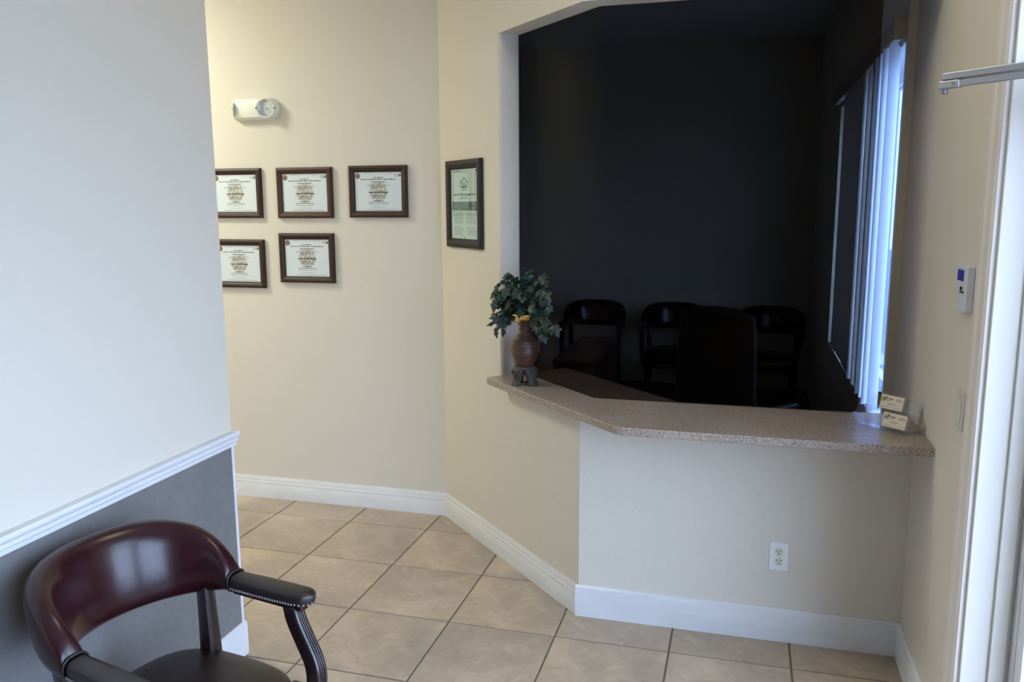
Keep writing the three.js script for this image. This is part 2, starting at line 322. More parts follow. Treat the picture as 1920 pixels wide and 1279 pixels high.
/* ------------------------------------------------ tinted glass over the counter */
{
  const y0 = CH, y1 = HEAD;
  const g1 = thing('tinted_glass_panel', 'dark tinted glass pane above the counter beside the ivy', 'glass', [0, 0, 0], 0, 'tinted glass over the counter');
  const mitre = ([x, , z]) => Math.abs(x - (1.9416 + (ZB - WT + 0.010 - z) / 0.006 * 0.0025)) < 2e-4 && z > ZB - WT + 0.0045 && z < ZB - WT + 0.0095;   // the two panes are bonded edge to edge
  part(g1, 'pane', dropFaces(prism([aPt(0.657, -0.104), [1.9416, ZB - WT + 0.010], [1.9441, ZB - WT + 0.004], aPt(0.657, -0.110)], y0, y1), mitre), M.tint);
  const g2 = thing('tinted_glass_panel', 'wide dark tinted glass pane above the counter with a free end by the window blinds', 'glass', [0, 0, 0], 0, 'tinted glass over the counter');
  const x0 = 1.94, x1 = 2.975, r = 0.03, sh = new THREE.Shape();
  sh.moveTo(x0, y0); sh.lineTo(x1 - r, y0); sh.absarc(x1 - r, y0 + r, r, -Math.PI / 2, 0); sh.lineTo(x1, y1); sh.lineTo(x0, y1); sh.closePath();
  const g = new THREE.ExtrudeGeometry(sh, { depth: 0.006, bevelEnabled: false, curveSegments: 8 }); g.translate(0, 0, ZB - WT + 0.004);
  { const p = g.attributes.position; for (let i = 0; i < p.count; i++) if (p.getX(i) < 1.941) p.setX(i, p.getZ(i) > ZB - WT + 0.007 ? 1.9416 : 1.9441); g.computeVertexNormals(); }   // mitred against its neighbour
  part(g2, 'pane', dropFaces(g, mitre), M.tint);
}

/* ------------------------------------------------ entrance door and its casing */
{
  const d = structGroup('door_1', 'white framed glass entrance door with closer arm in the right wall', 'door', [XR, 0, DZ0]);
  const W = DZ1 - DZ0, dep = 0.118;
  const cas = [[0, 0], [0.012, 0], [0.018, 0.012], [0.018, 0.055], [0.022, 0.062], [0.022, 0.088], [0.012, 0.094], [0.012, 0.1], [0, 0.1]];   // out, across
  const casing = (len) => { const sh = new THREE.Shape(cas.map(([o, a]) => new THREE.Vector2(-o, -a))); return toCreasedNormals(new THREE.ExtrudeGeometry(sh, { depth: len, bevelEnabled: false }), 0.4); };
  const c1 = casing(DH + 0.1); c1.rotateX(-Math.PI / 2); // depth -> up ; across -> +z
  const fix = (g, m) => { g.applyMatrix4(m); return g; };
  const cl = new THREE.ExtrudeGeometry(new THREE.Shape(cas.map(([o, a]) => new THREE.Vector2(-o, a))), { depth: DH + 0.1, bevelEnabled: false });
  cl.rotateX(-Math.PI / 2);                       // shape y -> -z : runs away from the opening
  part(d, 'casing', toCreasedNormals(cl, 0.4), M.casing, 'moulded casing painted like the wall');
  const cr = cl.clone(); cr.scale(1, 1, -1); cr.translate(0, 0, W); part(d, 'casing', toCreasedNormals(flip(cr), 0.4), M.casing);
  part(d, 'casing', rbox(-0.02, 0, DH, DH + 0.1, 0.0, W, 0.004), M.casing);
  part(d, 'jamb', rbox(0, dep, 0, DH, -0.001, 0.012, 0.002), M.jamb, 'white jamb');
  part(d, 'jamb', rbox(0, dep, 0, DH, W - 0.012, W, 0.002), M.jamb);
  part(d, 'jamb', rbox(0, dep, DH - 0.012, DH, 0.012, W - 0.012, 0.002), M.jamb);
  part(d, 'stop', rbox(dep - 0.05, dep - 0.012, 0, DH - 0.012, 0.012, 0.024, 0.002), M.jamb);
  const fr = part(d, 'frame', merge([rbox(dep, dep + 0.05, 0, DH, 0, 0.05, 0.003), rbox(dep, dep + 0.05, 0, DH, W - 0.05, W, 0.003), rbox(dep, dep + 0.05, DH - 0.05, DH, 0.05, W - 0.05, 0.003), rbox(dep, dep + 0.05, 2.06, 2.11, 0.05, W - 0.05, 0.003)]), M.alu, 'pale metal door frame');
  part(d, 'transom_pane', box(dep + 0.022, dep + 0.028, 2.11, DH - 0.05, 0.05, W - 0.05), M.doorPane);
  const leaf = part(d, 'door_leaf', merge([rbox(dep + 0.003, dep + 0.045, 0.01, 2.055, 0.053, 0.103, 0.003), rbox(dep + 0.003, dep + 0.045, 0.01, 2.055, W - 0.103, W - 0.053, 0.003), rbox(dep + 0.003, dep + 0.045, 0.01, 0.16, 0.103, W - 0.103, 0.003), rbox(dep + 0.003, dep + 0.045, 1.985, 2.055, 0.103, W - 0.103, 0.003)]), M.alu, 'pale metal stiles and rails');
  part(leaf, 'pane', box(dep + 0.02, dep + 0.026, 0.16, 1.985, 0.103, W - 0.103), M.doorPane);
  part(leaf, 'pull_handle', tube([[dep, 0.95, W - 0.078], [dep - 0.05, 0.95, W - 0.078], [dep - 0.05, 1.25, W - 0.078], [dep, 1.25, W - 0.078]], 0.011, 30, 10), M.steel);
  // closer arm: reaches out of the head of the door at 45 degrees
  const arm = new THREE.Group(); arm.name = 'closer_arm'; arm.userData.label = 'silver closer arm reaching out into the room'; d.add(arm);
  arm.position.set(3.013 - XR, 2.052, 1.998 - DZ0); arm.rotation.y = -45 * D2R;   // local +x runs towards the door
  part(arm, 'bar', rbox(-0.004, 0.40, 0.004, 0.022, -0.012, 0.012, 0.003), M.steel);
  part(arm, 'track', rbox(0.018, 0.40, -0.016, 0.002, -0.008, 0.008, 0.003), M.steel);
  part(arm, 'end_cap', rbox(-0.012, 0.045, -0.018, 0.003, -0.011, 0.011, 0.004), M.steel);
  const kn = new THREE.CylinderGeometry(0.009, 0.009, 0.014, 16); kn.translate(0.0, -0.022, 0); part(arm, 'pivot', kn, M.darkSteel);
  const sc = new THREE.CylinderGeometry(0.0032, 0.0032, 0.004, 12); sc.rotateX(Math.PI / 2); sc.translate(0.03, -0.008, 0.012); part(arm, 'screw', sc, M.darkSteel);
}

/* ------------------------------------------------ office window and blinds */
{
  const w = structGroup('window_1', 'office window behind vertical blinds', 'window', [XR, 0, 0]);
  const z0 = -1.84, z1 = 0.60, y0 = 0.75, y1 = 2.39, a = 0.10, b = 0.15;
  part(w, 'frame', merge([box(a, b, y0, y0 + 0.05, z0, z1), box(a, b, y1 - 0.05, y1, z0, z1), box(a, b, y0 + 0.05, y1 - 0.05, z0, z0 + 0.05), box(a, b, y0 + 0.05, y1 - 0.05, z1 - 0.05, z1), box(a, b, y0 + 0.05, y1 - 0.05, -0.70, -0.64)]), M.alu);
  part(w, 'pane', box(a + 0.02, a + 0.026, y0 + 0.05, y1 - 0.05, z0 + 0.05, -0.70), M.filmPane);
  part(w, 'pane', box(a + 0.02, a + 0.026, y0 + 0.05, y1 - 0.05, -0.64, z1 - 0.05), M.filmPane);
  part(w, 'sill', rbox(-0.034, 0.1, y0 - 0.02, y0, z0, z1, 0.003), M.trim);

  const v = structGroup('window_2', 'wide clear window in the right wall beyond the entrance door', 'window', [XR, 0, 0]), [p0, p1, q0, q1] = W2;
  part(v, 'frame', merge([box(a, b, q0, q0 + 0.05, p0, p1), box(a, b, q1 - 0.05, q1, p0, p1), box(a, b, q0 + 0.05, q1 - 0.05, p0, p0 + 0.05), box(a, b, q0 + 0.05, q1 - 0.05, p1 - 0.05, p1)]), M.alu);
  part(v, 'pane', box(a + 0.02, a + 0.026, q0 + 0.05, q1 - 0.05, p0 + 0.05, p1 - 0.05), M.windowPane);
  part(v, 'sill', rbox(-0.02, 0.1, q0 - 0.02, q0, p0, p1, 0.003), M.trim);

  const bl = thing('vertical_blind', 'white vertical slat blind over the office window, half of it turned closed', 'blind', [XO, 0, 0]);
  part(bl, 'valance', merge([rbox(-0.05, -0.044, 2.40, 2.49, -1.9, 0.615, 0.002), rbox(-0.044, 0, 2.40, 2.49, 0.607, 0.615, 0.002), rbox(-0.044, 0, 2.484, 2.49, -1.9, 0.607, 0.002)]), M.valance, 'tan valance');
  part(bl, 'headrail', rbox(-0.040, -0.008, 2.41, 2.445, -1.88, 0.60, 0.003), M.alu);
  const sw = 0.089, len = 1.59;
  const sg = () => { const rings = []; for (const y of [0, -len]) { const r = []; for (let k = 0; k <= 6; k++) { const t = k / 6 - 0.5; r.push(V(t * sw, y, 0.006 * (1 - 4 * t * t))); } for (let k = 6; k >= 0; k--) { const t = k / 6 - 0.5; r.push(V(t * sw, y, 0.006 * (1 - 4 * t * t) - 0.001)); } rings.push(r); } return toCreasedNormals(loft(rings), 0.6); };
  const slatGeo = sg();
  let n = 0;
  const addSlat = (z, ang, dx = 0) => { const s = part(bl, n ? 'slat_' + String(n).padStart(3, '0') : 'slat', slatGeo, M.slat); s.position.set(-0.024 + dx, 2.405, z); s.rotation.y = ang * D2R; n++; };
  for (let k = 0; k < 13; k++) addSlat(-1.26 + k * 0.079, 90 + 12 + rr(-3, 3));       // closed half, overlapping
  for (let k = 0; k < 11; k++) addSlat(-0.23 + k * 0.0745, [46, 102, 50, 58, 104, 42, 50, 100, 44, 98, 52][k] + rr(-5, 5));           // turned towards the daylight
}

/* ------------------------------------------------ ceiling lamps (above the frame: they light the certificates and throw the header's shadow on the right wall) */
function ceilingLamp(label, x, z, w, d, power, color) {
  const l = thing('ceiling_lamp', label, 'lamp', [x, CEIL, z], 0, 'ceiling lamps');
  part(l, 'housing', rbox(-w / 2 - 0.02, w / 2 + 0.02, -0.06, 0, -d / 2 - 0.02, d / 2 + 0.02, 0.006), M.white);
  part(l, 'diffuser', rbox(-w / 2, w / 2, -0.075, -0.06, -d / 2, d / 2, 0.004), M.tube);
  const a = new THREE.RectAreaLight(lin(...color), power, w, d); a.position.set(0, -0.08, 0); a.rotation.x = -Math.PI / 2; l.add(a);
}
ceilingLamp('square ceiling lamp in the hallway near the certificates', -1.45, 1.12, 0.40, 0.40, 70, [0.96, 1, 0.86]);
ceilingLamp('square ceiling lamp in front of the counter header', 2.1, 1.85, 0.60, 0.60, 1.3, [1, 0.86, 0.66]);

/* ------------------------------------------------ framed documents */
function frameGeo(w, h, prof) {               // prof: [[inset from outer edge, height off the wall]...], mitred round a w x h rectangle facing +z
  const rings = prof.map(([i, z]) => [[-w / 2 + i, -h / 2 + i, z], [w / 2 - i, -h / 2 + i, z], [w / 2 - i, h / 2 - i, z], [-w / 2 + i, h / 2 - i, z]]);
  const pos = [], uv = [];
  for (let k = 0; k < rings.length - 1; k++) for (let j = 0; j < 4; j++) {
    const a = rings[k][j], b = rings[k][(j + 1) % 4], c = rings[k + 1][(j + 1) % 4], d = rings[k + 1][j];
    for (const p of [a, b, c, a, c, d]) { pos.push(...p); const u = j % 2 ? p[1] : p[0], v = j % 2 ? p[0] : p[1]; uv.push(u, v * 2); }
  }
  const g = new THREE.BufferGeometry(); g.setAttribute('position', new THREE.Float32BufferAttribute(pos, 3)); g.setAttribute('uv', new THREE.Float32BufferAttribute(uv, 2)); g.computeVertexNormals(); return g;
}
function canvasTex(w, h, draw) {
  const c = document.createElement('canvas'); c.width = w; c.height = h; const x = c.getContext('2d'); draw(x, w, h);
  const t = new THREE.CanvasTexture(c); t.colorSpace = THREE.SRGBColorSpace; t.magFilter = THREE.LinearFilter; return t;
}
let dseed = 7; const drnd = () => { dseed = (dseed * 1664525 + 1013904223) >>> 0; return dseed / 4294967296; };
function printLine(x, cx, y, w, h, col) {      // a line of print too small to read
  x.fillStyle = col; let p = cx - w / 2; while (p < cx + w / 2) { const l = Math.min(h * (1.2 + drnd() * 3.2), cx + w / 2 - p); x.fillRect(p, y - h * (0.38 + 0.14 * drnd()), l, h * (0.75 + 0.3 * drnd())); p += l + h * 0.55; }
}
const certTex = canvasTex(1024, 790, (x, w, h) => {
  x.fillStyle = '#f1f5f6'; x.fillRect(0, 0, w, h);
  // tan watermark seal
  const cx = w * 0.5, cy = h * 0.50;
  for (let k = 0; k < 420; k++) { const a = drnd() * 6.283, r = Math.sqrt(drnd()) * h * 0.235; x.fillStyle = ['rgba(150,132,100,.35)', 'rgba(170,160,135,.35)', 'rgba(120,110,95,.3)', 'rgba(205,192,160,.4)'][k & 3]; x.beginPath(); x.arc(cx + r * Math.cos(a), cy + r * Math.sin(a), 5 + 16 * drnd(), 0, 7); x.fill(); }
  x.strokeStyle = 'rgba(140,128,100,.55)'; x.lineWidth = 7; x.beginPath(); x.arc(cx, cy, h * 0.245, 0, 7); x.stroke();
  // seal, top left
  for (const [r, c] of [[56, '#6b5a41'], [46, '#a58a5c'], [38, '#5d5348'], [24, '#b9a276']]) { x.fillStyle = c; x.beginPath(); x.arc(70, 82, r, 0, 7); x.fill(); }
  x.fillStyle = '#4d5a52'; x.fillRect(48, 84, 44, 16); x.fillStyle = '#8a4f38'; x.fillRect(60, 64, 14, 18);
  // emblem, top right: two rings and a leaf-like mark
  x.strokeStyle = '#7f858a'; x.lineWidth = 9; x.beginPath(); x.arc(w - 128, 74, 22, 0.7, 5.6); x.stroke(); x.beginPath(); x.arc(w - 82, 74, 22, 0, 7); x.stroke(); x.fillRect(w - 62, 40, 8, 56);
  x.fillStyle = '#5c6266'; x.beginPath(); x.ellipse(w - 36, 74, 20, 26, 0.5, 0, 7); x.fill();
  printLine(x, w * 0.27, 34, 170, 9, '#b5babd'); printLine(x, w * 0.73, 34, 170, 9, '#b5babd');
  printLine(x, cx, 116, 220, 17, '#5b5d5e'); printLine(x, cx, 152, 760, 18, '#55585a');
  printLine(x, cx, 202, 330, 18, '#4a4a48'); printLine(x, cx, 248, 420, 12, '#8d8e8c'); printLine(x, cx, 278, 520, 12, '#8d8e8c'); printLine(x, cx, 300, 300, 12, '#8d8e8c');
  printLine(x, cx, 410, 420, 26, '#403e3a'); printLine(x, cx, 470, 340, 15, '#77756f'); printLine(x, cx, 500, 260, 14, '#77756f');
  printLine(x, cx, 578, 210, 16, '#5c5b56'); printLine(x, cx, 612, 410, 16, '#63635f'); printLine(x, cx, 650, 420, 12, '#9a9b99');
  printLine(x, cx, 706, 300, 11, '#a6a8a8'); printLine(x, w * 0.56, 752, 720, 11, '#8f9293');
});
const noticeTex = canvasTex(640, 1120, (x, w, h) => {
  x.fillStyle = '#e6efe9'; x.fillRect(0, 0, w, h);
  printLine(x, 140, 40, 210, 14, '#8c9691'); x.fillStyle = '#39423e'; x.fillRect(w - 46, 24, 34, 40); x.fillStyle = '#78827d'; x.fillRect(w - 42, 46, 24, 8);
  // house with an equals sign
  x.strokeStyle = '#3f4a45'; x.lineWidth = 15; x.lineJoin = 'miter';
  x.beginPath(); x.moveTo(w / 2 - 66, 290); x.lineTo(w / 2 - 66, 218); x.lineTo(w / 2 - 86, 218); x.lineTo(w / 2, 140); x.lineTo(w / 2 + 86, 218); x.lineTo(w / 2 + 66, 218); x.lineTo(w / 2 + 66, 290); x.closePath(); x.stroke();
  x.fillStyle = '#3f4a45'; x.fillRect(w / 2 - 76, 274, 152, 20); x.fillRect(w / 2 - 24, 212, 48, 17); x.fillRect(w / 2 - 24, 242, 48, 17);
  printLine(x, w / 2, 316, 110, 12, '#6d7772'); printLine(x, w / 2, 336, 130, 12, '#6d7772');
  printLine(x, w / 2, 408, 520, 24, '#56605b'); printLine(x, w / 2, 444, 150, 16, '#828c87'); printLine(x, w / 2, 472, 300, 14, '#9aa39e');
  x.fillStyle = '#8b9691'; x.fillRect(24, 520, w - 48, 140);
  for (let k = 0; k < 5; k++) { printLine(x, w * 0.42 + 40 * drnd(), 540 + 26 * k, 430, 15, '#59635e'); }
  x.fillStyle = '#56605b'; x.fillRect(w * 0.66, 572, 120, 20); x.fillRect(w * 0.4, 632, 190, 18); x.fillRect(w - 70, 640, 34, 20);
  for (const cx of [0.28, 0.74]) for (const y of [706, 726, 746, 772, 792, 812, 838, 858]) printLine(x, w * cx, y, w * (0.26 + 0.14 * drnd()), 10, '#98a29d');
  for (const cx of [0.28, 0.74]) for (let k = 0; k < 7; k++) printLine(x, w * cx, 930 + 20 * k, w * (0.24 + 0.15 * drnd()), 10, '#9aa59f');
  x.fillStyle = '#59635e'; x.beginPath(); x.arc(w / 2, 1096, 15, 0, 7); x.fill();
});
function framed(name, label, group, w, h, fw, frameMat, tex, paneMat, prof) {
  const o = thing(name, label, 'picture', [0, 0, 0], 0, group);
  part(o, 'frame', frameGeo(w, h, prof), frameMat);
  const b = box(-w / 2 + 0.006, w / 2 - 0.006, -h / 2 + 0.006, h / 2 - 0.006, 0.001, 0.007); part(o, 'backing', b, M.blackFrame);
  const p = new THREE.PlaneGeometry(w - 2 * fw + 0.006, h - 2 * fw + 0.006); p.translate(0, 0, 0.0078);
  part(o, 'document', p, std({ map: tex, roughness: 0.75, color: lin(0.78, 0.82, 0.84) }));
  const g = box(-w / 2 + fw - 0.002, w / 2 - fw + 0.002, -h / 2 + fw - 0.002, h / 2 - fw + 0.002, 0.0095, 0.0105); part(o, 'glass_pane', g, paneMat);
  return o;
}
{
  const prof = [[0, 0], [0, 0.014], [0.003, 0.019], [0.012, 0.022], [0.022, 0.0195], [0.027, 0.015], [0.0325, 0.0135], [0.036, 0.008]];
  const G = 'framed certificates on the far wall';
  const W = 0.344, H = 0.279, fw = 0.036;
  const rows = [
    [0.1500, 1.8125, 'walnut-framed certificate in the middle of the upper row', M.walnut],
    [0.5955, 1.8155, 'walnut-framed certificate at the end of the upper row, nearest the 45 degree wall', M.walnutDark],
    [-0.2940, 1.8135, 'walnut-framed certificate in the upper row, partly hidden by the left wall', M.walnutDark],
    [0.1460, 1.4495, 'walnut-framed certificate in the lower row, whole frame in view', M.walnutDark],
    [-0.2960, 1.4125, 'walnut-framed certificate in the lower row, partly hidden by the left wall', M.walnutDark],
  ];
  for (const [x, y, label, mat] of rows) { const o = framed('framed_certificate', label, G, W, H, fw, mat, certTex, M.pane, prof); o.position.set(x, y, ZF); o.rotation.z = rr(-0.002, 0.002); }
  const prof2 = [[0, 0], [0, 0.016], [0.004, 0.021], [0.02, 0.023], [0.034, 0.019], [0.042, 0.011], [0.046, 0.008]];
  const n = framed('framed_notice', 'black-framed housing notice under greenish glass on the 45 degree wall', undefined, 0.39, 0.438, 0.046, M.blackFrame, noticeTex, M.greenPane, prof2);
  const c = aPt(((1.0255 + 1.304) / 2 - 0.9556) * S2); n.position.set(c[0], 1.7455, c[1]); n.rotation.y = -45 * D2R;
}

/* ------------------------------------------------ emergency light */
{
  const o = thing('emergency_light', 'cream emergency light with a round lens, above the certificates', 'lamp', [-0.128, 2.273, ZF]);
  const sh = new THREE.Shape(), hw = 0.142, hh = 0.060, r = 0.056;
  sh.moveTo(-hw + r * 0.5, -hh); sh.lineTo(hw - r, -hh); sh.absarc(hw - r, -hh + r, r, -Math.PI / 2, 0); sh.lineTo(hw, hh - r); sh.absarc(hw - r, hh - r, r, 0, Math.PI / 2); sh.lineTo(-hw + r * 0.5, hh); sh.quadraticCurveTo(-hw, hh, -hw, hh - r * 0.5); sh.lineTo(-hw, -hh + r * 0.5); sh.quadraticCurveTo(-hw, -hh, -hw + r * 0.5, -hh);
  const g = new THREE.ExtrudeGeometry(sh, { depth: 0.022, bevelEnabled: true, bevelThickness: 0.038, bevelSize: 0.030, bevelOffset: -0.030, bevelSegments: 3, curveSegments: 16 }); g.translate(0, 0, -0.012);
  part(o, 'housing', toCreasedNormals(g, 0.35), M.lampBody);
  for (const [s, px, pz, turn] of [[1, 0.082, 0.044, 0.30], [-1, -0.122, 0.022, -1.15]]) {
    const h = new THREE.Group(); h.name = 'lamp_head'; h.position.set(px, 0.0, pz); h.rotation.y = turn; h.scale.setScalar(s > 0 ? 0.98 : 0.86); o.add(h);
    const ring = new THREE.TorusGeometry(0.050, 0.005, 12, 40); ring.translate(0, 0, 0.010); part(h, 'ring', ring, M.lampBody);
    const cup = new THREE.LatheGeometry([[0.0, 0.000], [0.020, 0.001], [0.036, 0.004], [0.047, 0.010]].map(([a, b]) => new THREE.Vector2(a, b)), 32); cup.rotateX(Math.PI / 2); part(h, 'reflector', cup, M.reflector);
    const dome = new THREE.SphereGeometry(0.09, 32, 10, 0, Math.PI * 2, 0, 0.54); dome.rotateX(Math.PI / 2); dome.translate(0, 0, -0.066); part(h, 'lens', dome, M.lens);
    const bulb = new THREE.CapsuleGeometry(0.006, 0.008, 4, 10); bulb.rotateX(Math.PI / 2); bulb.translate(0, 0, 0.010); part(h, 'bulb', bulb, M.bulb);
    for (const t of [1, -1]) { const k = new THREE.CylinderGeometry(0.004, 0.004, 0.004, 12); k.rotateX(Math.PI / 2); k.translate(t * 0.051, 0, 0.014); part(h, 'clip', k, M.hole); }
  }
  const tb = new THREE.CylinderGeometry(0.005, 0.005, 0.006, 14); tb.translate(-0.03, -0.052, 0.045); part(o, 'test_button', tb, M.ivory);
}

/* ------------------------------------------------ outlet, switch, keypad, office plates */
{
  const o = thing('wall_outlet', 'white duplex outlet on the half wall below the counter', 'outlet', [2.706, 0.357, ZB]);
  part(o, 'plate', rbox(-0.037, 0.037, -0.0595, 0.0595, 0, 0.006, 0.003), M.white);
  for (const s of [1, -1]) {
    const sh = new THREE.Shape(); sh.absarc(0, 0, 0.0172, 0.55, Math.PI - 0.55); sh.absarc(0, 0, 0.0172, Math.PI + 0.55, 2 * Math.PI - 0.55); sh.closePath();
    const g = new THREE.ExtrudeGeometry(sh, { depth: 0.0035, bevelEnabled: true, bevelSize: 0.0006, bevelThickness: 0.0006, bevelSegments: 1, curveSegments: 10 }); g.translate(0, s * 0.0195, 0.0045);
    const r = part(o, 'receptacle', g, M.ivory, 'ivory receptacle');
    for (const [dx, hh] of [[-0.0065, 0.0042], [0.0065, 0.0036]]) part(r, 'slot', box(dx - 0.0013, dx + 0.0013, s * 0.0195 + 0.005 - hh, s * 0.0195 + 0.005 + hh, 0.0082, 0.0090), M.hole);
    const gr = new THREE.CylinderGeometry(0.0026, 0.0026, 0.0008, 12); gr.rotateX(Math.PI / 2); gr.translate(0, s * 0.0195 - 0.0065, 0.0088); part(r, 'ground_hole', gr, M.hole);
  }
  const sc = new THREE.CylinderGeometry(0.0026, 0.0026, 0.001, 12); sc.rotateX(Math.PI / 2); sc.translate(0, 0, 0.0062); part(o, 'screw', sc, M.white);

  const s = thing('light_switch', 'pale light switch plate low beside the door casing', 'switch', [XR, 1.135, 1.80], -Math.PI / 2);
  part(s, 'plate', rbox(-0.036, 0.036, -0.058, 0.058, 0, 0.006, 0.003), M.switchPlate);
  part(s, 'rocker', rbox(-0.0165, 0.0165, -0.033, 0.033, 0.004, 0.009, 0.002), M.ivory);

  const k = thing('alarm_keypad', 'white wall keypad with a small blue screen beside the door', 'keypad', [XR, 1.494, 1.765], -Math.PI / 2);
  // local: +z out of the wall (world -x), +x along world +z
  const sh = new THREE.Shape(), w = 0.062, h = 0.068, r = 0.02;
  sh.moveTo(-w + 0.006, h); sh.lineTo(w - 0.006, h); sh.absarc(w - 0.006, h - 0.006, 0.006, Math.PI / 2, 0, true); sh.lineTo(w, -h + r); sh.absarc(w - r, -h + r, r, 0, -Math.PI / 2, true); sh.lineTo(-w + r, -h); sh.absarc(-w + r, -h + r, r, -Math.PI / 2, -Math.PI, true); sh.lineTo(-w, h - 0.006); sh.closePath();
  const g = new THREE.ExtrudeGeometry(sh, { depth: 0.014, bevelEnabled: true, bevelSize: 0.003, bevelThickness: 0.004, bevelOffset: -0.003, bevelSegments: 3, curveSegments: 8 }); g.translate(0, 0, 0.004);
  part(k, 'housing', g, M.keypad);
  part(k, 'screen', rbox(-0.042, 0.030, 0.022, 0.055, 0.0215, 0.0235, 0.0008), M.screen, 'dark blue display');
  part(k, 'logo_mark', merge([box(-0.006, 0.004, -0.014, 0.006, 0.0218, 0.0226), box(0.006, 0.022, -0.004, 0.006, 0.0218, 0.0226), box(0.010, 0.036, -0.012, -0.006, 0.0218, 0.0226)]), M.hole, 'small black mark');

  for (const [x, y, lab] of [[0.63, 1.29, 'small wall plate on the dark office wall near the ivy'], [2.378, 1.272, 'small wall plate on the dark office wall above the chairs']]) {
    const p = thing('wall_plate', lab, 'wall plate', [x, y, ZOF]);
    part(p, 'plate', rbox(-0.036, 0.036, -0.058, 0.058, 0, 0.006, 0.003), M.switchPlate);
    part(p, 'toggle', rbox(-0.006, 0.006, -0.012, 0.012, 0.004, 0.014, 0.002), M.switchPlate);
  }
}

